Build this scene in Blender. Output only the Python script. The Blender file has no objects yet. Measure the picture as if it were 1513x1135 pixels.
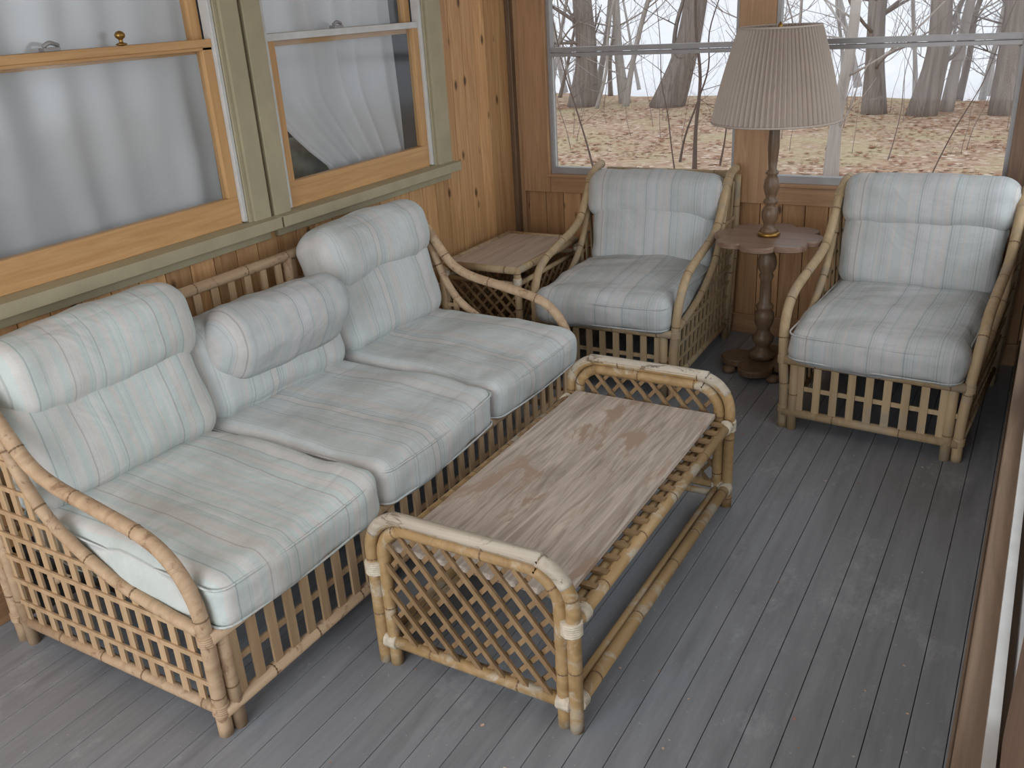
import bpy, math, random
from mathutils import Vector, Matrix, noise
random.seed(7)
S=bpy.context.scene
try: S.view_settings.view_transform='Standard'
except Exception: pass

def lin(r,g,b):
    f=lambda c:(c/255/12.92 if c/255<=0.04045 else ((c/255+0.055)/1.055)**2.4)
    return (f(r),f(g),f(b),1)

# ------------------------------------------------------------ materials
def newmat(name):
    m=bpy.data.materials.new(name); m.use_nodes=True
    nt=m.node_tree; b=nt.nodes['Principled BSDF']
    return m,nt,b
def N(nt,t,**k):
    n=nt.nodes.new(t)
    for a,v in k.items(): setattr(n,a,v)
    return n
def ramp(nt,stops,interp='LINEAR'):
    r=N(nt,'ShaderNodeValToRGB'); cr=r.color_ramp; cr.interpolation=interp
    while len(cr.elements)<len(stops): cr.elements.new(0.5)
    for e,(p,c) in zip(cr.elements,stops): e.position=p; e.color=c
    return r
def mathn(nt,op,a=None,b=None):
    n=N(nt,'ShaderNodeMath',operation=op)
    for i,v in enumerate((a,b)):
        if v is None: continue
        if isinstance(v,(int,float)): n.inputs[i].default_value=v
        else: nt.links.new(v,n.inputs[i])
    return n.outputs[0]
def mixc(nt,fac,a,b,blend='MIX'):
    n=N(nt,'ShaderNodeMix',data_type='RGBA',blend_type=blend)
    for s,v in ((0,fac),(6,a),(7,b)):
        if isinstance(v,(int,float)): n.inputs[s].default_value=v
        elif isinstance(v,tuple): n.inputs[s].default_value=v
        else: nt.links.new(v,n.inputs[s])
    return n.outputs[2]
def mapping(nt,scale,src='Object'):
    tc=N(nt,'ShaderNodeTexCoord'); mp=N(nt,'ShaderNodeMapping')
    mp.inputs['Scale'].default_value=scale
    nt.links.new(tc.outputs[src],mp.inputs[0]); return mp.outputs[0],tc.outputs[src]
def noisen(nt,vec,scale,detail=4,rough=.55,dist=0):
    n=N(nt,'ShaderNodeTexNoise'); n.inputs['Scale'].default_value=scale
    n.inputs['Detail'].default_value=detail; n.inputs['Roughness'].default_value=rough
    n.inputs['Distortion'].default_value=dist
    nt.links.new(vec,n.inputs['Vector']); return n.outputs['Fac']
def bump(nt,b,h,strength=.3,dist=.01):
    n=N(nt,'ShaderNodeBump'); n.inputs['Strength'].default_value=strength
    n.inputs['Distance'].default_value=dist
    nt.links.new(h,n.inputs['Height']); nt.links.new(n.outputs[0],b.inputs['Normal'])

def wood(name,c1,c2,grain=2,plank=None,pw=.1,knots=False,rough=.45,fine=40,var=.35,spots=None):
    m,nt,b=newmat(name)
    sc=[fine,fine,fine]; sc[grain]=fine*.06
    v,obj=mapping(nt,sc)
    idx=None
    if plank is not None:
        sp=N(nt,'ShaderNodeSeparateXYZ'); nt.links.new(obj,sp.inputs[0])
        idx=mathn(nt,'FLOOR',mathn(nt,'DIVIDE',sp.outputs[plank],pw))
        wn=N(nt,'ShaderNodeTexWhiteNoise',noise_dimensions='1D'); nt.links.new(idx,wn.inputs['W'])
        sc2=N(nt,'ShaderNodeVectorMath',operation='MULTIPLY_ADD')
        nt.links.new(wn.outputs['Color'],sc2.inputs[0]); sc2.inputs[1].default_value=(30,30,30)
        nt.links.new(v,sc2.inputs[2]); v=sc2.outputs[0]
    f=noisen(nt,v,1,6,.6,1.2)
    r=ramp(nt,[(.3,c1),(.7,c2)]); nt.links.new(f,r.inputs[0]); col=r.outputs[0]
    if idx is not None:
        k=mathn(nt,'ADD',mathn(nt,'MULTIPLY',wn.outputs['Value'],var),1-var*.6)
        hs=N(nt,'ShaderNodeHueSaturation'); nt.links.new(k,hs.inputs['Value']); nt.links.new(col,hs.inputs['Color'])
        col=hs.outputs[0]
    if knots:
        s3=[11,11,11]; s3[grain]=5.5
        v3,_=mapping(nt,s3)
        vo=N(nt,'ShaderNodeTexVoronoi'); vo.inputs['Scale'].default_value=1; nt.links.new(v3,vo.inputs['Vector'])
        rk=ramp(nt,[(.07,(1,1,1,1)),(.17,(0,0,0,1))]); nt.links.new(vo.outputs['Distance'],rk.inputs[0])
        col=mixc(nt,rk.outputs[0],col,tuple(list(c*.25 for c in c1[:3])+[1]))
    if spots:
        v4,_=mapping(nt,spots[1]); f4=noisen(nt,v4,1,6,.65,.8)
        rs=ramp(nt,[(spots[2],(0,0,0,1)),(spots[3],(1,1,1,1))]); nt.links.new(f4,rs.inputs[0])
        col=mixc(nt,rs.outputs[0],col,spots[0])
    nt.links.new(col,b.inputs['Base Color']); b.inputs['Roughness'].default_value=rough
    b.inputs['Specular IOR Level'].default_value=.35
    bump(nt,b,f,.12,.004)
    return m
def plain(name,c,rough=.5,metal=0,nz=.12,sc=15,transl=0):
    m,nt,b=newmat(name)
    v,_=mapping(nt,(1,1,1)); f=noisen(nt,v,sc,5)
    r=ramp(nt,[(.3,tuple([x*(1-nz) for x in c[:3]]+[1])),(.7,tuple([min(1,x*(1+nz)) for x in c[:3]]+[1]))])
    nt.links.new(f,r.inputs[0]); nt.links.new(r.outputs[0],b.inputs['Base Color'])
    b.inputs['Roughness'].default_value=rough; b.inputs['Metallic'].default_value=metal
    bump(nt,b,f,.08,.003)
    if transl:
        tr=N(nt,'ShaderNodeBsdfTranslucent'); nt.links.new(r.outputs[0],tr.inputs[0])
        mx=N(nt,'ShaderNodeMixShader'); mx.inputs[0].default_value=transl
        o=[n for n in nt.nodes if n.type=='OUTPUT_MATERIAL'][0]
        nt.links.new(b.outputs[0],mx.inputs[1]); nt.links.new(tr.outputs[0],mx.inputs[2]); nt.links.new(mx.outputs[0],o.inputs[0])
    return m
def fabric(name,cs,seed):
    m,nt,b=newmat(name)
    tc=N(nt,'ShaderNodeTexCoord'); sp=N(nt,'ShaderNodeSeparateXYZ'); nt.links.new(tc.outputs['Object'],sp.inputs[0])
    cb=N(nt,'ShaderNodeCombineXYZ'); nt.links.new(mathn(nt,'ADD',sp.outputs[0],seed),cb.inputs[0])
    f1=noisen(nt,cb.outputs[0],16,2,.5)
    r1=ramp(nt,[(0,cs[0]),(.42,cs[0]),(.44,cs[1]),(.51,cs[1]),(.53,cs[2]),(.60,cs[2]),(.62,cs[0])])
    nt.links.new(f1,r1.inputs[0])
    f2=noisen(nt,cb.outputs[0],100,2,.6)
    r2=ramp(nt,[(.36,(.66,.67,.68,1)),(.45,(1,1,1,1)),(.57,(1,1,1,1)),(.66,(.80,.81,.82,1))]); nt.links.new(f2,r2.inputs[0])
    col=mixc(nt,.85,r1.outputs[0],r2.outputs[0],'MULTIPLY')
    v,_=mapping(nt,(420,420,420)); f3=noisen(nt,v,1,2,.6)
    r3=ramp(nt,[(.3,(.88,.88,.88,1)),(.7,(1.0,1.0,1.0,1))]); nt.links.new(f3,r3.inputs[0])
    col=mixc(nt,.7,col,r3.outputs[0],'MULTIPLY')
    v5,_=mapping(nt,(3.5,3.5,3.5)); f5=noisen(nt,v5,1,5,.65)
    r5=ramp(nt,[(.35,(.82,.80,.78,1)),(.58,(1,1,1,1))]); nt.links.new(f5,r5.inputs[0])
    col=mixc(nt,.85,col,r5.outputs[0],'MULTIPLY')
    nt.links.new(col,b.inputs['Base Color']); b.inputs['Roughness'].default_value=.95
    b.inputs['Specular IOR Level'].default_value=.15
    v6,_=mapping(nt,(2.2,4,4)); f6=noisen(nt,v6,1,3,.5,1.2)
    h=mathn(nt,'ADD',mathn(nt,'MULTIPLY',f3,.06),mathn(nt,'MULTIPLY',f6,2.0))
    bump(nt,b,h,.6,.017)
    return m
def glass(name,fac,mul,rough=.03):
    m=bpy.data.materials.new(name); m.use_nodes=True; nt=m.node_tree; nt.nodes.clear()
    o=N(nt,'ShaderNodeOutputMaterial'); mx=N(nt,'ShaderNodeMixShader'); t=N(nt,'ShaderNodeBsdfTransparent'); g=N(nt,'ShaderNodeBsdfGlossy')
    g.inputs['Roughness'].default_value=rough
    lw=N(nt,'ShaderNodeLayerWeight'); lw.inputs[0].default_value=.5
    p=mathn(nt,'POWER',lw.outputs['Facing'],4.0)
    k=mathn(nt,'ADD',mathn(nt,'MULTIPLY',p,mul),fac)
    nt.links.new(k,mx.inputs[0]); nt.links.new(t.outputs[0],mx.inputs[1]); nt.links.new(g.outputs[0],mx.inputs[2]); nt.links.new(mx.outputs[0],o.inputs[0])
    t.inputs[0].default_value=(.97,.98,.98,1)
    return m

M={}
M['pineL']=wood('pine_planks_side',lin(178,130,86),lin(214,172,122),2,1,.105,True,.5,var=.42)
M['pineB']=wood('pine_planks_back',lin(170,124,84),lin(204,160,114),2,0,.105,True,.5,var=.42)
M['trimw']=wood('varnished_trim_vertical',lin(148,112,80),lin(176,138,102),2,rough=.5)
M['trimx']=wood('varnished_trim_horizontal',lin(150,114,82),lin(178,140,104),0,rough=.5)
M['trimy']=wood('varnished_trim_depth',lin(140,106,76),lin(170,132,98),1,rough=.5)
M['trimR']=wood('dimmed_ledge_wood',lin(112,94,78),lin(142,120,100),1,rough=.7)  # trim wood darkened: dimness of the right side put into the colour
M['trimRv']=wood('dimmed_post_wood',lin(104,82,68),lin(132,106,88),2,rough=.7)  # vertical grain version, the same dimness put into the colour
M['sashv']=wood('sash_wood_vertical',lin(182,138,90),lin(204,162,112),2,rough=.4)
M['sashy']=wood('sash_wood_rail',lin(182,138,90),lin(204,162,112),1,rough=.4)
M['olive']=plain('olive_painted_casing',lin(164,154,126),.6,0,.08,8)
M['alu']=plain('aluminium_track',lin(200,200,198),.5,.1,.08,20)
M['rail']=plain('storm_rail_grey',lin(150,148,148),.5,.3,.08,20)
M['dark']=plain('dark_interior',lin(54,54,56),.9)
M['inner']=plain('inner_room_wall',lin(95,94,96),.9)
M['glassL']=glass('window_glass_inner',.04,.45,.10)
M['glassO']=glass('window_glass_outer',0.005,.3)
M['ceil']=plain('ceiling_paint',lin(225,224,222),.8)
M['rattanS']=wood('rattan_sofa',lin(162,134,106),lin(190,164,134),0,rough=.6,fine=18,spots=(lin(140,112,86),(26,26,26),.56,.66))
M['rattanC']=wood('rattan_table',lin(146,118,78),lin(178,148,106),1,rough=.5,fine=18,spots=(lin(180,168,148),(10,10,10),.53,.62))
M['rattanA']=wood('rattan_chair',lin(154,132,100),lin(184,160,126),2,rough=.6,fine=18,spots=(lin(156,142,122),(9,9,9),.52,.66))
M['slatS']=wood('rattan_slats',lin(162,134,102),lin(190,162,128),2,rough=.6,fine=22)
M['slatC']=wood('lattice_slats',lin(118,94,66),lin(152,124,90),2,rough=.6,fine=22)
M['weath']=wood('weathered_pole',lin(156,144,128),lin(190,180,164),0,rough=.8,fine=25,spots=(lin(108,96,84),(14,44,44),.57,.66))
M['node']=plain('rattan_node',lin(118,94,68),.7,0,.2,40)
M['cane']=plain('cane_binding',lin(196,184,164),.7,0,.2,60)
M['board']=wood('weathered_board',lin(146,132,120),lin(206,192,178),1,rough=.8,fine=48,spots=(lin(164,142,124),(9,3,9),.55,.60))
M['boardE']=wood('end_table_board',lin(162,144,128),lin(194,176,160),1,rough=.6,fine=30)
M['darkw']=wood('walnut_dark',lin(88,70,54),lin(120,96,74),2,rough=.4,fine=25)
M['dtop']=wood('table_top_brown',lin(112,88,74),lin(142,116,100),0,rough=.35,fine=22)
M['brass']=plain('brass',lin(150,115,60),.35,.8)
M['fabS']=fabric('striped_fabric_sofa',[lin(210,211,208),lin(198,207,204),lin(208,206,202)],3.1)
M['fabS2']=fabric('striped_fabric_sofa_b',[lin(207,208,207),lin(198,204,203),lin(206,204,201)],9.4)
M['fabC']=fabric('striped_fabric_chair',[lin(195,196,198),lin(188,193,193),lin(198,196,194)],5.7)
M['curt']=plain('curtain_cloth',lin(228,229,232),.9,0,.05,4,.35)
M['blanket']=plain('dark_blanket',lin(112,110,100),.95,0,.3,20)
M['bark']=wood('bark',lin(118,108,104),lin(162,152,146),2,rough=.9,fine=14)
M['barkg']=wood('bark_grey_hazed',lin(160,154,150),lin(196,190,186),2,rough=.9,fine=14)  # grey trunks, and far trees with haze put into the colour
M['twig']=plain('twig_bark',lin(136,122,118),.9)
M['twigd']=plain('twig_bark_dark',lin(104,90,84),.9)
M['leaf']=plain('dry_leaf_brown',lin(168,124,98),.8,0,.3,30)
M['leaf2']=plain('dry_leaf_pale',lin(208,182,162),.8,0,.3,30)

def floor_mat():
    m,nt,b=newmat('grey_painted_planks')
    v,obj=mapping(nt,(1,1,1))
    sp=N(nt,'ShaderNodeSeparateXYZ'); nt.links.new(obj,sp.inputs[0])
    idx=mathn(nt,'FLOOR',mathn(nt,'DIVIDE',sp.outputs[0],.083))
    wn=N(nt,'ShaderNodeTexWhiteNoise',noise_dimensions='1D'); nt.links.new(idx,wn.inputs['W'])
    v2,_=mapping(nt,(18,1.6,1)); f=noisen(nt,v2,1.5,6,.65)
    r=ramp(nt,[(.3,lin(124,127,132)),(.7,lin(144,147,152))]); nt.links.new(f,r.inputs[0])
    hs=N(nt,'ShaderNodeHueSaturation'); nt.links.new(r.outputs[0],hs.inputs['Color'])
    nt.links.new(mathn(nt,'ADD',mathn(nt,'MULTIPLY',wn.outputs['Value'],.12),.94),hs.inputs['Value'])
    v3,_=mapping(nt,(4,2.2,2.2)); f3=noisen(nt,v3,1,8,.8)
    vd=N(nt,'ShaderNodeVectorMath',operation='DISTANCE'); nt.links.new(obj,vd.inputs[0]); vd.inputs[1].default_value=(-.33,2.2,0)
    wear=ramp(nt,[(0,(.13,.13,.13,1)),(.40,(0,0,0,1))]); nt.links.new(vd.outputs['Value'],wear.inputs[0])
    f3w=mathn(nt,'ADD',f3,wear.outputs[0])
    rs=ramp(nt,[(.56,(0,0,0,1)),(.72,(.7,.7,.7,1))]); nt.links.new(f3w,rs.inputs[0])
    col=mixc(nt,rs.outputs[0],hs.outputs[0],lin(176,179,184))
    v5,_=mapping(nt,(9,1.2,1)); f5=noisen(nt,v5,1.3,6,.7)
    r5=ramp(nt,[(.34,(.80,.79,.78,1)),(.5,(1,1,1,1))]); nt.links.new(f5,r5.inputs[0])
    col=mixc(nt,.7,col,r5.outputs[0],'MULTIPLY')
    v4,_=mapping(nt,(60,60,60)); f4=noisen(nt,v4,1,3,.6)
    r4=ramp(nt,[(.68,(0,0,0,1)),(.74,(.8,.8,.8,1))]); nt.links.new(f4,r4.inputs[0])
    col=mixc(nt,r4.outputs[0],col,lin(196,188,178))
    nt.links.new(col,b.inputs['Base Color'])
    rr=ramp(nt,[(.3,(.36,)*3+(1,)),(.7,(.55,)*3+(1,))]); nt.links.new(f3,rr.inputs[0]); nt.links.new(rr.outputs[0],b.inputs['Roughness'])
    bump(nt,b,f,.12,.004)
    return m
M['floor']=floor_mat()
def ground_mat():
    m,nt,b=newmat('leaf_litter')
    v,_=mapping(nt,(1,1,1))
    vo=N(nt,'ShaderNodeTexVoronoi'); vo.inputs['Scale'].default_value=13; nt.links.new(v,vo.inputs['Vector'])
    r=ramp(nt,[(0,lin(160,128,108)),(.35,lin(190,162,142)),(.6,lin(200,178,154)),(.8,lin(164,134,114)),(1,lin(226,212,198))])
    sp=N(nt,'ShaderNodeSeparateColor'); nt.links.new(vo.outputs['Color'],sp.inputs[0]); nt.links.new(sp.outputs[0],r.inputs[0])
    f=noisen(nt,v,.6,6,.65)
    rf=ramp(nt,[(.46,(0,0,0,1)),(.62,(1,1,1,1))]); nt.links.new(f,rf.inputs[0])
    f2=noisen(nt,v,14,4,.7)
    r2=ramp(nt,[(.3,lin(170,154,126)),(.7,lin(208,194,164))]); nt.links.new(f2,r2.inputs[0])
    col=mixc(nt,rf.outputs[0],r.outputs[0],r2.outputs[0])
    nt.links.new(col,b.inputs['Base Color']); b.inputs['Roughness'].default_value=1
    b.inputs['Specular IOR Level'].default_value=0
    return m
M['ground']=ground_mat()
M['snow']=plain('snow_ice',lin(242,243,248),.9,0,.04,.4)
M['shade']=plain('pleated_shade_cloth',lin(194,181,170),.85,0,.05,6,.25)

# ------------------------------------------------------------ mesh builder
def crom(P,n=6):
    P=[Vector(p) for p in P]
    if len(P)<3: return P
    out=[]
    Q=[P[0]*2-P[1]]+P+[P[-1]*2-P[-2]]
    for i in range(1,len(Q)-2):
        a,b,c,d=Q[i-1:i+3]
        for k in range(n):
            t=k/n
            out.append(.5*((2*b)+(-a+c)*t+(2*a-5*b+4*c-d)*t*t+(-a+3*b-3*c+d)*t**3))
    out.append(P[-1]); return out
nrnd=random.Random(11)
class MB:
    def __init__(s): s.v=[];s.f=[];s.m=[];s.sm=[];s.mats=[]
    def mi(s,k):
        if k not in s.mats: s.mats.append(k)
        return s.mats.index(k)
    def add(s,vs,fs,mat,smooth=False):
        o=len(s.v); s.v+=[tuple(v) for v in vs]; i=s.mi(mat)
        for f in fs: s.f.append([o+a for a in f]); s.m.append(i); s.sm.append(smooth)
    def box(s,a,b,mat,ch=0):
        x0,y0,z0=[min(p,q) for p,q in zip(a,b)]; x1,y1,z1=[max(p,q) for p,q in zip(a,b)]
        vs=[(x0,y0,z0),(x1,y0,z0),(x1,y1,z0),(x0,y1,z0),(x0,y0,z1),(x1,y0,z1),(x1,y1,z1),(x0,y1,z1)]
        s.add(vs,[(0,3,2,1),(4,5,6,7),(0,1,5,4),(1,2,6,5),(2,3,7,6),(3,0,4,7)],mat)
    def bar(s,p0,p1,w,t,nrm,mat):
        p0=Vector(p0);p1=Vector(p1); d=(p1-p0).normalized(); n=Vector(nrm); n=(n-d*n.dot(d)).normalized(); sd=d.cross(n)
        vs=[]
        for p in (p0,p1):
            for a,b in ((-1,-1),(1,-1),(1,1),(-1,1)): vs.append(p+sd*a*w/2+n*b*t/2)
        s.add(vs,[(0,1,2,3),(7,6,5,4),(0,4,5,1),(1,5,6,2),(2,6,7,3),(3,7,4,0)],mat)
    def tube(s,P,r,mat,seg=10,n=6,interp=True,closed=False):
        P=crom(P,n) if interp else [Vector(p) for p in P]
        L=len(P); vs=[];fs=[]
        nrm=None
        for i,p in enumerate(P):
            if closed: t=(P[(i+1)%L]-P[i-1]).normalized()
            else: t=(P[min(i+1,L-1)]-P[max(i-1,0)]).normalized()
            if nrm is None:
                nrm=t.orthogonal().normalized()
            nrm=(nrm-t*nrm.dot(t)).normalized(); bn=t.cross(nrm)
            rr=r(i/(L-1)) if callable(r) else r
            for k in range(seg):
                a=2*math.pi*k/seg; vs.append(p+(nrm*math.cos(a)+bn*math.sin(a))*rr)
        for i in range(L if closed else L-1):
            j=(i+1)%L
            for k in range(seg):
                k2=(k+1)%seg; fs.append((i*seg+k,i*seg+k2,j*seg+k2,j*seg+k))
        if not closed:
            fs.append(tuple(range(seg))[::-1]); fs.append(tuple((L-1)*seg+k for k in range(seg)))
        s.add(vs,fs,mat,True)
        if mat.startswith('rattan') and not callable(r) and r>.0135:
            nxt=nrnd.uniform(.05,.2); acc=0
            for a,b in zip(P,P[1:]):
                l=(b-a).length
                while acc+l>nxt and l>0:
                    q=a.lerp(b,(nxt-acc)/l); d=(b-a).normalized()
                    s.tube([q-d*.0025,q,q+d*.0025],lambda t:r*(1.0+.05*math.sin(t*math.pi))+.0003,'node',10,1,False)
                    nxt+=nrnd.uniform(.15,.28)
                acc+=l
    def binding(s,p,d,r,mat='cane',n=5,w=.006):
        p=Vector(p);d=Vector(d).normalized()
        steps=n*4
        tot=n*w
        pts=[p+d*(tot*(i/steps-.5)) for i in range(steps+1)]
        s.tube(pts,lambda t:r+.0022*abs(math.sin(t*n*math.pi)),mat,10,interp=False)
    def lathe(s,prof,c,mat,seg=28):
        vs=[];fs=[]
        for r,z in prof:
            for k in range(seg):
                a=2*math.pi*k/seg; vs.append((c[0]+r*math.cos(a),c[1]+r*math.sin(a),c[2]+z))
        for i in range(len(prof)-1):
            for k in range(seg):
                k2=(k+1)%seg; fs.append((i*seg+k,i*seg+k2,(i+1)*seg+k2,(i+1)*seg+k))
        fs.append(tuple(range(seg))[::-1]); fs.append(tuple((len(prof)-1)*seg+k for k in range(seg)))
        s.add(vs,fs,mat,True)
    def obj(s,name,parent=None,bevel=0):
        me=bpy.data.meshes.new(name); me.from_pydata(s.v,[],s.f)
        for k in s.mats: me.materials.append(M[k])
        me.polygons.foreach_set('material_index',s.m); me.polygons.foreach_set('use_smooth',s.sm); me.update()
        o=bpy.data.objects.new(name,me); S.collection.objects.link(o)
        if parent: o.parent=parent
        if bevel:
            bm=o.modifiers.new('bevel','BEVEL'); bm.width=bevel; bm.segments=2; bm.limit_method='ANGLE'; bm.angle_limit=.9
        return o
def empty(name,loc=(0,0,0),rz=0):
    e=bpy.data.objects.new(name,None); S.collection.objects.link(e); e.location=loc; e.rotation_euler=(0,0,rz); e.empty_display_size=.1
    return e

def cushion(name,parent,loc,half,r,mat,puff=(0,0,0),tilt=0,rz=0,ry=0,seed=0,piping=True,n=30,sag=0):
    hx,hy,hz=half; mb=MB(); idx={};vs=[];fs=[]
    T=[math.sin((-1+2*i/n)*math.pi/2) for i in range(n+1)]
    def gv(c):
        k=tuple(round(a,5) for a in c)
        if k in idx: return idx[k]
        p=Vector((c[0]*hx,c[1]*hy,c[2]*hz))
        inn=Vector((max(-(hx-r),min(hx-r,p.x)),max(-(hy-r),min(hy-r,p.y)),max(-(hz-r),min(hz-r,p.z))))
        d=p-inn
        if d.length>1e-9: q=inn+d.normalized()*r
        else: q=p
        u,v,w=c
        q.z+=puff[2]*(1-u*u)*(1-v*v)*(1 if w>0 else -1)*abs(w)
        q.y+=puff[1]*(1-u*u)*(1-w*w)*(1 if v>0 else -1)*abs(v)
        q.x+=puff[0]*(1-v*v)*(1-w*w)*(1 if u>0 else -1)*abs(u)
        nz=noise.noise(q*5+Vector((seed*7.3,seed,0)))*.015+noise.noise(q*13+Vector((seed,0,seed*3)))*.006
        if d.length>1e-9: q+=d.normalized()*nz
        q.z-=sag*(1-u*u)
        idx[k]=len(vs); vs.append(q); return idx[k]
    for ax in range(3):
        for sg in (-1,1):
            for i in range(n):
                for j in range(n):
                    q=[]
                    for a,b in ((i,j),(i+1,j),(i+1,j+1),(i,j+1)):
                        c=[0,0,0]; c[ax]=sg; c[(ax+1)%3]=T[a]; c[(ax+2)%3]=T[b]; q.append(gv(c))
                    fs.append(q if sg>0 else q[::-1])
    mb.add(vs,fs,mat,True)
    if piping:
        for zz in (-1,1):
            P=[]
            rc=r*.9
            for cx,cy,a0 in ((1,1,0),(-1,1,90),(-1,-1,180),(1,-1,270)):
                for k in range(5):
                    a=math.radians(a0+k*22.5)
                    P.append((cx*(hx-rc)+math.cos(a)*rc*.93,cy*(hy-rc)+math.sin(a)*rc*.93,zz*(hz-r*.55)))
            Q=[]
            for i in range(len(P)):
                a=Vector(P[i]);b=Vector(P[(i+1)%len(P)])
                for k in range(6):
                    p=a.lerp(b,k/6); u=p.x/hx;v=p.y/hy;w=p.z/hz
                    if abs(abs(p.y)-hy)<.03: p.y+=puff[1]*(1-u*u)*(1-w*w)*(1 if v>0 else -1)
                    p.z-=sag*(1-u*u)
                    Q.append(p)
            mb.tube(Q,.0035,mat,6,interp=False,closed=True)
    o=mb.obj(name,parent); o.location=loc; o.rotation_euler=(tilt,ry,rz)
    return o

# ------------------------------------------------------------ room shell
XL=-2.47; YB=4.25; YN=-1.6; XR=.012
mb=MB()
x=-2.49
while x<.5:
    mb.box((x,YN,-.03),(min(x+.0812,.5),YB+.1,0),'floor'); x+=.083
mb.box((-2.6,YN,-.08),(.5,YB+.2,-.031),'dark')
mb.obj('floor',bevel=.0015)

mb=MB()
def planksL(y0,y1,z0,z1):
    k=math.floor(y0/.105)
    while k*.105<y1:
        a=max(y0,k*.105+.0015); b=min(y1,(k+1)*.105-.0015)
        if b-a>.004: mb.box((XL-.02,a,z0),(XL,b,z1),'pineL')
        k+=1
    mb.box((XL-.04,y0,z0),(XL-.02,y1,z1),'dark')
planksL(YN,3.56,0,.9); planksL(3.56,YB+.02,0,2.4); planksL(YN,3.56,2.1,2.4); planksL(YN,1.1,.9,2.1)
mb.obj('wall_left',bevel=.002)
mb=MB()
def planksB(x0,x1,z0,z1):
    k=math.floor(x0/.105)
    while k*.105<x1:
        a=max(x0,k*.105+.0015); b=min(x1,(k+1)*.105-.0015)
        if b-a>.004: mb.box((a,YB,z0),(b,YB+.02,z1),'pineB')
        k+=1
    mb.box((x0,YB+.02,z0),(x1,YB+.06,z1),'dark')
planksB(XL,.1,0,.72); planksB(XL,.1,2.05,2.4)
planksB(XL,-2.30,.72,2.05); planksB(-1.26,-1.14,.72,2.05); planksB(-.12,.1,.72,2.05)
mb.obj('wall_back',bevel=.002)
mb=MB()
mb.box((-2.7,YN,2.4),(.5,YB+.2,2.45),'ceil'); mb.obj('ceiling')
mb=MB(); mb.box((XL,YN,0),(XL+.015,YB,.10),'trimy'); mb.obj('baseboard_left',bevel=.003)
mb=MB(); mb.box((XL+.015,YB-.015,0),(XR-.01,YB,.10),'trimx'); mb.obj('baseboard_back',bevel=.003)

# right wall: low wall, ledge, posts, storm windows
mb=MB()
mb.box((XR,YN,0),(XR+.12,YB,.70),'trimR')
mb.box((XR-.004,YN,.68),(XR+.13,YB,.74),'trimR')
mb.box((XR,YN,0),(XR-.008,YB,.12),'trimR')
for y0,y1 in ((.45,.98),(1.98,2.12),(3.06,3.2),(4.13,4.25)):
    mb.box((XR+.044,y0,.74),(XR+.13,y1,2.1),'trimRv')
mb.box((XR,YN,2.05),(XR+.13,YB,2.4),'trimR')
mb.obj('wall_right',bevel=.003)
for i,(y0,y1) in enumerate(((.98,1.98),(2.12,3.06),(3.2,4.13))):
    mb=MB(); x0=XR+.050;x1=XR+.075
    mb.box((XR+.026,y0-.5*(i==0),.74),(XR+.040,y1+.14,.76),'alu')
    mb.box((x0,y0,.74),(x1,y1,.775),'rail'); mb.box((x0,y0,2.02),(x1,y1,2.05),'alu'); mb.box((x0,y0,1.345),(x1,y1,1.38),'rail')
    mb.box((x0,y0,.775),(x1,y0+.025,2.02),'rail'); mb.box((x0,y1-.025,.775),(x1,y1,2.02),'rail')
    mb.box((x0+.013,y0+.025,.775),(x0+.015,y1-.025,2.02),'glassO')
    mb.obj('window_%d'%(5+i))

# back wall windows
for i,(x0,x1) in enumerate(((-2.262,-1.282),(-1.122,-.142))):
    mb=MB(); f=.026
    ya,yb=YB-.012,YB+.03
    mb.box((x0,ya,.755),(x1,yb,.79),'rail'); mb.box((x0,ya,2.0),(x1,yb,2.03),'rail')
    mb.box((x0,ya,.79),(x0+f*.7,yb,2.0),'rail'); mb.box((x1-f*.7,ya,.79),(x1,yb,2.0),'rail')
    mb.box((x0+.015,ya-.006,1.335),(x1-.015,yb,1.352),'rail'); mb.box((x0+.015,ya,1.356),(x1-.015,yb,1.378),'rail')
    mb.box((x0+.015,ya+.012,.79),(x0+.024,ya+.02,1.34),'alu'); 
    mb.box((x0+f*.6,YB+.012,.78),(x1-f*.6,YB+.014,2.0),'glassO')
    mb.obj('window_%d'%(3+i),bevel=.0015)
mb=MB(); t=.03
mb.box((XL+.002,YB-.028,.0),(XL+.05,YB,2.4),'trimw')
mb.box((XL+.05,YB-.035,.66),(-2.262,YB,2.4),'trimw'); mb.box((-1.282,YB-.035,.66),(-1.122,YB,2.4),'trimw'); mb.box((-.142,YB-.035,.66),(XR,YB,2.4),'trimRv')
mb.box((-2.262,YB-.03,.66),(-1.282,YB,.755),'trimx'); mb.box((-1.122,YB-.03,.66),(-.142,YB,.755),'trimx')
mb.box((-2.262,YB-.03,2.03),(-1.282,YB,2.15),'trimx'); mb.box((-1.122,YB-.03,2.03),(-.142,YB,2.15),'trimx')
mb.box((-2.28,YB-.045,.742),(-1.27,YB-.0,.757),'trimx'); mb.box((-1.13,YB-.045,.742),(-.13,YB,.757),'trimx')
mb.obj('trim_1',bevel=.003)
mb=MB(); mb.box((XL,YB-.065,0),(XL+.028,YB-.03,2.4),'darkw'); mb.obj('trim_2',bevel=.003)

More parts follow.
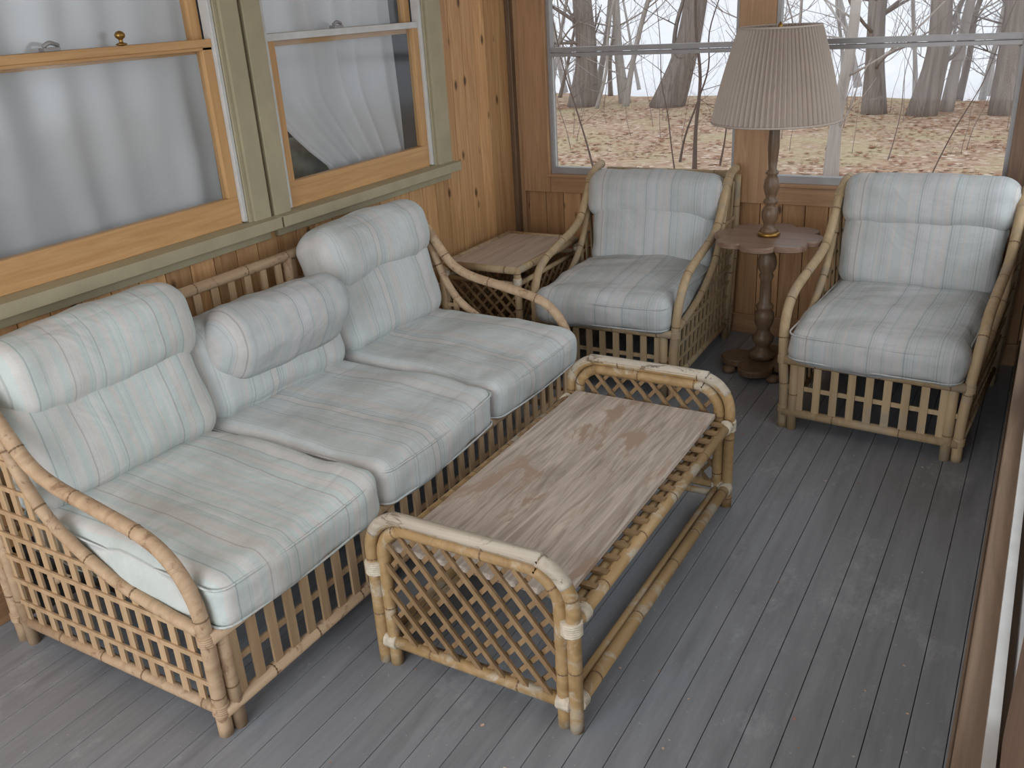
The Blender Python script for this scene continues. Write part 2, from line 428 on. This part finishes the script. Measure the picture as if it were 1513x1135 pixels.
# left wall windows
def leftwin(name,y0,y1,yc0,yc1,railmat):
    mb=MB()
    mb.box((XL-.02,y1+.075,.90),(XL+.03,yc1,2.15),'olive')
    mb.box((XL-.02,y1+.058,.90),(XL+.018,y1+.075,2.15),'olive')
    mb.box((XL-.03,y1+.04,.93),(XL+.012,y1+.056,2.1),'alu')
    mb.box((XL-.02,yc0,.90),(XL+.03,y0-.075,2.15),'olive')
    mb.box((XL-.03,y0-.06,.93),(XL+.012,y0-.046,2.1),'alu')
    mb.box((XL-.02,yc0,2.08),(XL+.03,yc1,2.18),'olive')
    mb.box((XL-.02,yc0-.005,.885),(XL+.075,yc1+.005,.925),'olive')
    mb.box((XL-.02,yc0+.01,.845),(XL+.022,yc1-.01,.885),'olive')
    a,b=XL-.035,XL-.002
    mb.box((a,y0-.045,.925),(b,y1+.04,1.02),'sashy')
    mb.box((a,y0-.045,1.02),(b,y0,1.54),'sashv'); mb.box((a,y1,1.02),(b,y1+.04,1.54),'sashv')
    mb.box((a,y0-.045,1.52),(b+.004,y1+.04,1.545),railmat)
    if railmat=='sashy': mb.box((a,y0-.045,1.51),(b,y1+.04,1.52),'sashy')
    mb.box((a+.015,y0,1.02),(a+.018,y1,1.52),'glassL')
    a,b=XL-.07,XL-.037
    mb.box((a,y0-.045,1.50),(b,y1+.04,1.545),'sashy'); mb.box((a,y0-.045,2.05),(b,y1+.04,2.1),'sashy')
    mb.box((a,y0-.045,1.5),(b,y0,2.1),'sashv'); mb.box((a,y1,1.5),(b,y1+.04,2.1),'sashv')
    mb.box((a+.015,y0,1.545),(a+.018,y1,2.05),'glassL')
    return mb
mb=leftwin('w',1.2,2.22,1.1,2.375,'sashy')
mb.lathe([(.001,0),(.016,.002),(.017,.006),(.006,.010),(.006,.018),(.014,.024),(.016,.032),(.010,.040),(.001,.043)],(XL-.012,1.92,1.545),'brass',16)
mb.box((XL-.035,1.66,1.545),(XL-.005,1.71,1.556),'rail'); mb.tube([(XL-.02,1.665,1.558),(XL-.015,1.685,1.568),(XL-.02,1.715,1.56)],.006,'rail',8)
mb.obj('window_1',bevel=.003)
mb=leftwin('w',2.555,3.40,2.395,3.58,'alu')
mb.box((XL-.035,2.90,1.545),(XL-.005,2.95,1.556),'rail'); mb.tube([(XL-.02,2.905,1.558),(XL-.015,2.925,1.568),(XL-.02,2.955,1.56)],.006,'rail',8)
mb.obj('window_2',bevel=.003)
mb=MB()
mb.box((-4.0,.9,.3),(-3.95,4.3,2.4),'inner'); mb.box((-4,.9,.3),(XL-.08,.95,2.4),'inner'); mb.box((-4,4.25,.3),(XL-.08,4.3,2.4),'inner')
mb.box((-4,.9,.28),(XL-.05,4.3,.3),'inner'); mb.box((-4,.9,2.4),(XL-.05,4.3,2.42),'inner')
mb.obj('wall_inner_room')
def curtain(name,fn,z0,z1,folds,amp,x,ny=150,nz=18):
    vs=[];fs=[]
    for j in range(nz+1):
        w=j/nz; z=z0+(z1-z0)*w; a,b=fn(w)
        for i in range(ny+1):
            u=i/ny; y=a+(b-a)*u
            xx=x+amp*math.sin((u+.06*noise.noise(Vector((u*5,0,3))))*folds*6.28+.8*math.sin(w*2))*(.5+.7*noise.noise(Vector((u*6,w*1.5,1)))+.2)+.012*noise.noise(Vector((y*9,z*3,2)))
            vs.append((xx,y,z))
    for j in range(nz):
        for i in range(ny):
            q=j*(ny+1)+i; fs.append((q,q+1,q+ny+2,q+ny+1))
    mb=MB(); mb.add(vs,fs,'curt',True); mb.obj(name)
curtain('curtain',lambda w:(1.12,2.29+.02*w),.95,2.2,6,.010,XL-.115)
def c2(w):
    h=.95+1.25*w
    l=2.56+.36*max(0,min(1,(1.34-h)/.35))**1.4
    return l,3.42-.04*w
curtain('curtain',c2,.95,2.2,6,.018,XL-.125)
cushion('folded_blanket',None,(XL-.26,2.84,1.02),(.07,.24,.10),.05,'blanket',(0,0,.02),seed=4,piping=False)

# ------------------------------------------------------------ rattan seat frames
def seatframe(parent,W,rm,sl,name='frame',bow=0):
    r=.0185; Y=lambda s:s-.42
    mb=MB()
    for sx in (-1,1):
        X=sx*W/2; P=lambda s,h,dx=0:(X+sx*(dx+bow*max(0,min(1,(h-.15)/.3))),Y(s),h)
        arm=[P(.02,0),P(.018,.15),P(.015,.30),P(.03,.40),P(.075,.475),P(.15,.522),P(.31,.558),P(.45,.585),P(.54,.625),P(.605,.70),P(.66,.775),P(.73,.825),P(.81,.835)]
        mb.tube(arm,r,rm,12)
        mb.tube([(X-sx*.038,Y(.012),0),(X-sx*.038,Y(.012),.30)],r,rm,12)
        mb.tube([P(.70,.80),P(.64,.68),P(.58,.55),P(.50,.455),P(.335,.365),P(.16,.32),P(.03,.30)],r*.85,rm,10)
        mb.tube([P(.83,0),P(.83,.4),P(.835,.80)],r,rm,12)
        mb.tube([P(.79,0),P(.79,.5)],r*.9,rm,10)
        mb.tube([P(.02,.075),P(.83,.075)],r*.85,rm,10)
        def top(s):
            pts=[(0,.30),(.16,.32),(.335,.365),(.50,.455),(.58,.55),(.64,.68),(.80,.80)]
            for (a,b),(c,d) in zip(pts,pts[1:]):
                if a<=s<=c: return b+(d-b)*(s-a)/(c-a)
            return .3
        s=.075
        while s<.79:
            mb.bar(P(s,.075),P(s,top(s)),.024,.007,(1,0,0),sl); s+=.058
        for h in (.15,.225,.30,.375,.45,.53,.61):
            s0=.03
            while top(s0)<h and s0<.79: s0+=.005
            if s0<.76: mb.bar(P(s0,h,.006),P(.80,h,.006),.014,.006,(1,0,0),sl)
        mb.binding(P(.015,.285),(0,0,1),r+.002,rm); mb.binding(P(.83,.08),(0,0,1),r+.002,rm); mb.binding(P(.02,.078),(0,0,1),r+.002,rm)
        mb.binding(P(.675,.79),(0,.8,.6),r+.002,rm,7)
    X=W/2
    mb.tube([(-X,Y(.005),.288),(X,Y(.005),.288)],r,rm,12)
    mb.tube([(-X,Y(.01),.07),(X,Y(.01),.07)],r*.95,rm,12)
    n=int(W/.062); 
    for i in range(1,n):
        xx=-X+W*i/n; mb.bar((xx,Y(.008),.07),(xx,Y(.008),.285),.028,.008,(0,1,0),sl)
    mb.bar((-X,Y(.0145),.175),(X,Y(.0145),.175),.018,.006,(0,1,0),sl)
    mb.tube([(-X,Y(.6),.270),(X,Y(.6),.270)],r,rm,8)
    mb.tube([(-X,Y(.83),.075),(X,Y(.83),.075)],r*.85,rm,8)
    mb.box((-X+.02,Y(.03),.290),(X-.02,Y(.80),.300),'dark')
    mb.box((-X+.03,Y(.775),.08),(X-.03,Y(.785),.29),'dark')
    mb.tube([(-X,Y(.835),.80),(X,Y(.835),.80)],r,rm,12)
    mb.tube([(-X,Y(.83),.70),(X,Y(.83),.70)],r*.7,rm,10); mb.tube([(-X,Y(.82),.34),(X,Y(.82),.34)],r*.8,rm,10)
    n=int(W/.075)
    for i in range(1,n):
        xx=-X+W*i/n; mb.bar((xx,Y(.832),.34),(xx,Y(.835),.80),.03,.008,(0,1,0),sl)
    if W>1:
        for k in (-1,1): mb.tube([(k*W/6,Y(.83),0),(k*W/6,Y(.835),.8)],r,rm,10); mb.tube([(k*W/6,Y(.02),0),(k*W/6,Y(.02),.08)],r*.9,rm,10)
    return mb.obj(name,parent)

sofa=empty('rattan_sofa',(-1.925,2.002,0),math.pi/2)
seatframe(sofa,1.88,'rattanS','slatS')
Yl=lambda s:s-.42
for i,(cx,w) in enumerate(((-.625,.595),(-.01,.615),(.612,.60))):
    f='fabS' if i==0 else 'fabS2'
    cushion('seat_cushion_%d'%(i+1),sofa,(cx,Yl(.35)-.015,.372),(w/2,.37,.077),.045,f,(0.004,.012,.014),seed=i+1,sag=.008,tilt=math.radians(2),rz=math.radians((0,1.2,-.6)[i]))
    cushion('back_cushion_%d'%(i+1),sofa,(cx+(.01 if i!=1 else 0),Yl(.69),.58),(w/2+.005,.095,.165),.07,f,(0,.02,.008),tilt=math.radians(-16),seed=i+5,piping=False)
    if i!=1:
        cushion('head_roll_%d'%(i+1),sofa,(cx+(.035 if i==0 else .025),Yl(.722),.775),(w/2+.02,.11,.118),.085,f,(0,.010,.006),tilt=math.radians(-14),seed=i+9,piping=False)
    else:
        cushion('head_roll_%d'%(i+1),sofa,(cx+.02,Yl(.61),.66),(.285,.125,.10),.095,'fabC',(0.012,.01,.006),tilt=math.radians(-60),rz=math.radians(-3),seed=i+9,piping=False)

for n_,(x0,y0,rz,fw,dz) in enumerate(((-1.575,3.75,math.radians(1.5),.05,.055),(-.414,3.64,math.radians(-4),.01,.01))):
    ch=empty('rattan_armchair',(x0,y0,0),rz)
    seatframe(ch,.63,'rattanA','rattanA',bow=.022)
    cushion('seat_cushion',ch,(0,Yl(.36)-.03,.368),(.305,.375,.078),.055,'fabC',(.004,.016,.022),seed=3+x0,tilt=math.radians(1.5))
    cushion('back_cushion',ch,(0,Yl(.69-fw),.575-dz*.6),(.30,.095,.165),.07,'fabC',(0,.02,.008),tilt=math.radians(-14),seed=6+x0,piping=False)
    cushion('head_roll',ch,(-.005,Yl(.722-fw),.772-dz),(.325,.105,.112),.075,'fabC',(0,.010,.005),tilt=math.radians(-12),seed=8+x0,piping=False)

# ------------------------------------------------------------ lattice helper
def lattice(mb,inside,to3,nrm,ext,sp,ang,w,t,off,mat):
    d=(math.cos(ang),math.sin(ang)); n=(-d[1],d[0]); k=-int(ext/sp)
    nv=Vector(nrm)
    while k*sp<ext:
        o=(n[0]*k*sp,n[1]*k*sp); st=None; q=-ext
        while q<=ext:
            p=(o[0]+d[0]*q,o[1]+d[1]*q); ins=inside(*p)
            if ins and st is None: st=p
            if (not ins) and st is not None:
                if math.hypot(p[0]-st[0],p[1]-st[1])>.02: mb.bar(Vector(to3(*st))+nv*off,Vector(to3(*p))+nv*off,w,t,nrm,mat)
                st=None
            q+=.004
        k+=1
# coffee table
ct=empty('rattan_coffee_table',(-1.050,2.02,0),math.radians(0))
mb=MB(); hw=.284; yl=.566; r=.0172; H=.458
for sy in (-1,1):
    Y=sy*yl
    def hoop(w,top,y,rc,z0=0):
        P=[(-w,y,z0),(-w,y,.12),(-w,y,top-rc-.03)]
        for k in range(7):
            a=math.pi-k*math.pi/12; P.append((-w+rc+math.cos(a)*rc,y,top-rc+math.sin(a)*rc))
        for k in range(7):
            a=math.pi/2-k*math.pi/12; P.append((w-rc+math.cos(a)*rc,y,top-rc+math.sin(a)*rc))
        P+=[(w,y,top-rc-.03),(w,y,.12),(w,y,z0)]
        return P
    mb.tube(hoop(hw,H,Y,.11),r,'rattanC',12,3)
    mb.tube(hoop(hw-.034,H-.031,Y-sy*.004,.085),r,'rattanC',12,3)
    top=[p for p in hoop(hw,H+.002,Y+sy*.0005,.11) if p[2]>H-.075]
    mb.tube(top,r*1.03,'weath',12,3)
    mb.tube([(-hw,Y,.075),(hw,Y,.075)],r*.95,'rattanC',12)
    mb.tube([(-hw,Y-sy*.03,.055),(hw,Y-sy*.03,.055)],r*.7,'rattanC',10)
    ins=lambda a,b,w=hw-.045:abs(a)<w and .085-.27<b<H-.04-.27 and not (abs(a)>w-.07 and b>H-.04-.27-.07 and math.hypot(abs(a)-(w-.07),b-(H-.04-.27-.07))>.07)
    for ang,off in ((math.radians(50),.006),(math.radians(-50),-.006)):
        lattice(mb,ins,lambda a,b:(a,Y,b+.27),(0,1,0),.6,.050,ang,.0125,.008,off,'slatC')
    for sx in (-1,1):
        mb.binding((sx*(hw-.005),Y,.30),(0,0,1),r+.008,'cane',6,.006)
        mb.binding((sx*hw,Y-sy*.02,.075),(0,1,0),r+.003,'cane',5); mb.binding((sx*(hw-.03),Y,.075),(1,0,0),r+.003,'cane',6)
        mb.binding((sx*hw,Y-sy*.045,.31),(0,1,0),r+.003,'cane',5)
for sx in (-1,1):
    mb.tube([(sx*hw,-yl,.31),(sx*hw,yl,.31)],r,'rattanC',12)
    mb.tube([(sx*hw,-yl,.075),(sx*hw,yl,.075)],r,'rattanC',12)
    mb.tube([(sx*(hw-.033),-yl,.302),(sx*(hw-.033),yl,.302)],r*.8,'rattanC',10)
    mb.tube([(sx*(hw-.032),-yl,.065),(sx*(hw-.032),yl,.065)],r*.75,'rattanC',10)
n=18
for i in range(1,n):
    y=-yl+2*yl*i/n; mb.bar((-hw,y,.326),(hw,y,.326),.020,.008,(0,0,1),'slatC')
mb.obj('frame',ct)
mb=MB(); mb.box((-.250,-.535,.333),(.248,.530,.350),'board'); mb.obj('table_top_board',ct,bevel=.003)

# end table in the corner
et=empty('rattan_end_table',(-2.185,3.66,0)); mb=MB()
a,b,h=.195,.30,.50
mb.box((-a+.02,-b+.02,h-.02),(a-.02,b-.02,h-.002),'boardE')
for P in ([(-a,-b),(a,-b)],[(a,-b),(a,b)],[(a,b),(-a,b)],[(-a,b),(-a,-b)]):
    mb.tube([(P[0][0],P[0][1],h-.012),(P[1][0],P[1][1],h-.012)],.017,'rattanA',10)
    mb.tube([(P[0][0],P[0][1],h-.075),(P[1][0],P[1][1],h-.075)],.012,'rattanA',10)
    mb.tube([(P[0][0],P[0][1],.08),(P[1][0],P[1][1],.08)],.014,'rattanA',10)
for sx in (-1,1):
    for sy in (-1,1):
        mb.tube([(sx*a,sy*b,0),(sx*a,sy*b,h-.012)],.017,'rattanA',10); mb.lathe([(.001,-.017),(.014,-.01),(.017,0),(.014,.01),(.001,.017)],(sx*a,sy*b,h-.012),'rattanA',12)
        mb.binding((sx*a,sy*b,h-.06),(0,0,1),.019,'cane',5)
for ang,off in ((math.radians(45),.004),(math.radians(-45),-.004)):
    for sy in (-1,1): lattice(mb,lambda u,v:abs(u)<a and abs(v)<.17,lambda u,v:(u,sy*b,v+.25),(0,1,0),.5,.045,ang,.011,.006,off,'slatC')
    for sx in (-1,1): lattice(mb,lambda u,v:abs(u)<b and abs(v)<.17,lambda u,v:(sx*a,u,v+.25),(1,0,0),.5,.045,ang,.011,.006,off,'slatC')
mb.obj('end_table_frame',et)

# pedestal table
LX,LY=-.99,3.80
pt=empty('pedestal_side_table',(LX,LY,0)); mb=MB()
def scallop(R,amp,k,z0,z1,mat,n=160,ph=0,ex=1.):
    vs=[];lv=[(z0,.97),(z0+.004,1.0),(z1-.006,1.0),(z1,.975)]
    for z,sc in lv:
        for i in range(n):
            t=2*math.pi*i/n+ph; r=(R+amp*abs(math.cos(k*t/2))**.7-amp*.5)*sc
            vs.append((r*math.cos(t)*ex,r*math.sin(t),z))
    fs=[]
    for j in range(3):
        for i in range(n): fs.append((j*n+i,j*n+(i+1)%n,(j+1)*n+(i+1)%n,(j+1)*n+i))
    fs.append(tuple(range(n))[::-1]); fs.append(tuple(3*n+i for i in range(n)))
    mb.add(vs,fs,mat)
scallop(.212,.045,8,.595,.62,'dtop',ph=.39)
mb.lathe([(.10,.575),(.10,.595)],(0,0,0),'darkw')
mb.lathe([(.055,.06),(.06,.085),(.035,.10),(.03,.12),(.045,.14),(.048,.16),(.030,.18),(.027,.20),(.040,.225),(.043,.25),(.043,.27),(.032,.285),(.038,.295),(.038,.305),(.026,.32),(.024,.42),(.032,.44),(.026,.455),(.038,.475),(.042,.50),(.036,.53),(.028,.545),(.05,.56),(.055,.578)],(0,0,0),'darkw')
scallop(.135,.10,4,.025,.055,'darkw',ph=.6)
for k in range(4):
    t=.6+k*math.pi/2
    mb.lathe([(.02,0),(.03,.008),(.03,.02),(.02,.028)],(.15*math.cos(t),.15*math.sin(t),0),'darkw',16)
mb.obj('pedestal_table_body',pt)
# lamp
lp=empty('table_lamp',(LX,LY,.62)); mb=MB()
mb.lathe([(.045,0),(.048,.008),(.044,.016)],(0,0,0),'brass')
mb.lathe([(.040,.016),(.036,.03),(.022,.04),(.026,.055),(.034,.075),(.036,.10),(.028,.12),(.020,.13),(.030,.14),(.030,.15),(.020,.16),(.026,.18),(.033,.205),(.030,.235),(.020,.255),(.027,.262),(.027,.27),(.017,.28),(.020,.32),(.024,.37),(.022,.45),(.016,.48),(.026,.488),(.024,.50),(.010,.51)],(0,0,0),'darkw')
mb.lathe([(.012,.51),(.014,.56),(.012,.58)],(0,0,0),'brass',16)
mb.lathe([(.012,.58),(.03,.62),(.034,.65),(.026,.68),(.001,.695)],(0,0,0),'curt',16)
for sx in (-1,1): mb.tube([(0,0,.55),(sx*.05,0,.59),(sx*.055,0,.71),(sx*.02,0,.80),(0,0,.815)],.0025,'brass',6)
mb.lathe([(.004,.81),(.010,.83),(.010,.838),(.003,.85)],(0,0,0),'brass',14)
for k in range(3):
    t=k*2.094; mb.tube([(0,0,.815),(.155*math.cos(t),.155*math.sin(t),.83)],.002,'brass',6)
mb.obj('lamp_stem',lp)
mb=MB(); npl=72; nz=10; vs=[];fs=[]
for j in range(nz+1):
    w=j/nz; R=.250-.098*w+.006*math.sin(w*math.pi); z=.475+.36*w
    for i in range(npl*2):
        a_=2*math.pi*i/(npl*2); rr=R+(.008 if i%2 else -.008); vs.append((rr*math.cos(a_),rr*math.sin(a_),z))
L=npl*2
for j in range(nz):
    for i in range(L): fs.append((j*L+i,j*L+(i+1)%L,(j+1)*L+(i+1)%L,(j+1)*L+i))
mb.add(vs,fs,'shade')
for z,R in ((.477,.2545),(.833,.157)):
    mb.tube([(R*math.cos(t*.1257),R*math.sin(t*.1257),z) for t in range(50)],.0045,'shade',6,interp=False,closed=True)
mb.obj('pleated_lampshade',lp)

def leafmesh(mb,c,s,rz,curl=.3,mat='leaf',tz=0):
    out=[(0,-1),(.12,-.75),(.45,-.8),(.3,-.45),(.75,-.3),(.4,-.1),(.8,.3),(.35,.25),(.35,.7),(.12,.5),(0,1)]
    pts=out+[(-a,b) for a,b in out[-2:0:-1]]
    vs=[(c[0],c[1],c[2]+.002)]
    for a,b in pts:
        z=curl*s*(a*a+b*b*.6)
        X=a*s*math.cos(rz)-b*s*math.sin(rz);Y=a*s*math.sin(rz)+b*s*math.cos(rz)
        vs.append((c[0]+X,c[1]+Y,c[2]+.002+z))
    n=len(pts); mb.add(vs,[(0,i+1,(i+1)%n+1) for i in range(n)],mat)
mb=MB(); leafmesh(mb,(-.425,.885,0.001),.028,.5,.4); leafmesh(mb,(-.40,.878,0.002),.02,2.0,.5); mb.obj('dry_leaf')
mb=MB(); rd=random.Random(3)
for i in range(70):
    xx=rd.uniform(-1.3,-.05) if i%3 else rd.uniform(-1.3,-.7); yy=rd.uniform(.8,3.2) if i%3 else rd.uniform(3.0,3.6)
    leafmesh(mb,(xx,yy,0),rd.uniform(.003,.007),rd.random()*6,.4,'leaf' if i%2 else 'leaf2')
mb.obj('leaf_crumbs')

# ------------------------------------------------------------ outdoors
GZ=-.65
nx=80
vs=[];fs=[]
for i in range(nx+1):
    x=-70+140*i/nx
    vs+= [(x,-40,GZ),(x,4.6,GZ),(x,20.3+1.0*noise.noise(Vector((x*.3,0,0)))-.22*x*.5,GZ)]
for i in range(nx):
    a=i*3; fs+=[(a,a+3,a+4,a+1),(a+1,a+4,a+5,a+2)]
mb=MB(); mb.add(vs,fs,'ground'); 
mb.obj('ground_leaf_litter')
mb=MB(); mb.add([(-400,12,GZ-.25),(400,12,GZ-.25),(400,900,GZ-.25),(-400,900,GZ-.25)],[(0,1,2,3)],'snow'); mb.obj('frozen_lake')

def tree(mb,x,y,r,h,lean=(0,0),mat='bark',nb=14,seed=0,low=.25):
    rnd=random.Random(seed)
    P=[]
    for k in range(8):
        w=k/7; wob=.05*h*noise.noise(Vector((seed*1.7,w*4,0)))*min(1,w*3)
        P.append(Vector((x+lean[0]*w*h+wob,y+lean[1]*w*h,GZ-.1+w*h)))
    mb.tube(P,lambda t:r*(1.35-.35*min(1,t*8))*(1-.75*t),mat,9,4)
    D=crom(P,4)
    for b in range(nb):
        w=low+(1-low)*rnd.random(); p=D[int(w*(len(D)-1))]
        az=rnd.random()*6.28; L=h*.28*(1.1-w)*(.5+rnd.random()); up=.1+rnd.random()*.7
        d=Vector((math.cos(az),math.sin(az),up)).normalized(); q=[p]
        for s in range(3):
            d=(d+Vector((rnd.uniform(-.35,.35),rnd.uniform(-.35,.35),rnd.uniform(-.15,.3)))).normalized(); q.append(q[-1]+d*L/3)
        rb=r*.22*(1-w*.6)
        mb.tube(q,lambda t:rb*(1-.8*t),mat,5,2)
        for c in range(3):
            i=rnd.randint(1,2); e=(d+Vector((rnd.uniform(-.8,.8),rnd.uniform(-.8,.8),rnd.uniform(-.2,.6)))).normalized()
            mb.tube([q[i],q[i]+e*L*.25,q[i]+e*L*.45+Vector((0,0,.05*L))],lambda t:rb*.45*(1-.7*t),mat,4,1)
specs=[(-9.3,19,.27,8,(.06,0),'bark'),(-7.3,19,.29,8,(.28,0),'bark'),(-8.5,19.6,.11,8,(-.12,0),'barkg'),(-2.35,11.8,.080,6,(.06,0),'barkg'),
(-2.9,18,.18,8,(-.06,0),'bark'),(-2.1,17.8,.21,8,(.09,0),'bark'),(-1.75,18.4,.10,8,(.14,0),'barkg'),(-.8,18,.20,8,(-.05,0),'bark'),(-5.7,20,.13,8,(.10,0),'barkg'),
(-10.6,18.6,.16,8,(.02,0),'bark'),(-.2,18.5,.15,8,(.10,0),'bark')]
for i,(x,y,r,h,l,m) in enumerate(specs):
    mb=MB(); tree(mb,x,y,r,h,l,m,20,i+3,.12); mb.obj('bare_tree')
mb=MB(); rnd=random.Random(5)  # distant thin trees, shrubs and nearer saplings in one mesh
for i in range(42):
    y=rnd.uniform(18.5,24); tree(mb,rnd.uniform(-.62,.06)*y,y,rnd.uniform(.02,.08),6,(rnd.uniform(-.3,.3),0),'barkg' if i%3 else 'bark',18,i+50,.06)
for i in range(60):
    y=rnd.uniform(13,20); x=rnd.uniform(-.6,.03)*y; h=rnd.uniform(1.0,2.8)
    tree(mb,x,y,rnd.uniform(.004,.008),h,(rnd.uniform(-.4,.4),rnd.uniform(-.1,.1)),'twig',8,i+200,.1)
for (x,y,r,h,l) in ((-4.19,12,.028,4.5,.02),(-5.44,11.5,.014,3.4,-.28),(-4.6,12.5,.016,3.2,.25),(-4.3,11.6,.010,3,-.15),(-3.95,12.3,.012,3.6,.12),(-1.2,11,.008,3,.35)):
    tree(mb,x,y,r,h,(l,0),'twigd',10,int(x*-77),.1)
mb.obj('bare_woods_and_undergrowth')
mb=MB()
for i in range(6000):
    y=rnd.uniform(8.5,20); x=rnd.uniform(-.66,.08)*y
    if noise.noise(Vector((x*.5,y*.5,0)))<-.15 or rnd.random()>.35+.65*(y-8.5)/9: continue
    leafmesh(mb,(x,y,GZ+.01),rnd.uniform(.03,.06),rnd.random()*6,rnd.uniform(.1,.8),'leaf' if rnd.random()<.6 else 'leaf2')
mb.obj('fallen_leaves')

# ------------------------------------------------------------ light
w=bpy.data.worlds.new('World'); S.world=w; w.use_nodes=True
nt=w.node_tree; bg=nt.nodes['Background']; bg.inputs[0].default_value=(.94,.96,1,1); bg.inputs[1].default_value=1.14
def area(name,loc,rot,sx,sy,p,col=(1,1,1)):
    l=bpy.data.lights.new(name,'AREA'); l.shape='RECTANGLE'; l.size=sx; l.size_y=sy; l.energy=p; l.color=col
    o=bpy.data.objects.new(name,l); S.collection.objects.link(o); o.location=loc; o.rotation_euler=rot
area('daylight_right',(1.3,1.9,1.9),(0,math.radians(78),0),2.0,5.0,60,(.90,.95,1))
area('daylight_front',(-1.2,-2.0,1.5),(math.radians(82),0,0),2.6,2.2,90,(.90,.95,1))
l=bpy.data.lights.new('curtain_fill_light','POINT'); l.energy=18; l.shadow_soft_size=.25; l.color=(.93,.96,1)  # added unseen point light behind the curtains, brightens the cloth
o=bpy.data.objects.new('curtain_fill_light',l); S.collection.objects.link(o); o.location=(-3.5,2.5,2.0)

# ------------------------------------------------------------ camera
cam=bpy.data.cameras.new('Camera'); co=bpy.data.objects.new('Camera',cam); S.collection.objects.link(co); S.camera=co
cam.sensor_fit='HORIZONTAL'; cam.sensor_width=36; cam.lens=36*1326/1513; cam.clip_start=.01; cam.clip_end=2000
R=Matrix(((.8643,-.1509,.4797),(.4998,.3654,-.7853),(-.0569,.9186,.3910)))
co.matrix_world=Matrix.Translation((0,0,1.6))@R.to_4x4()
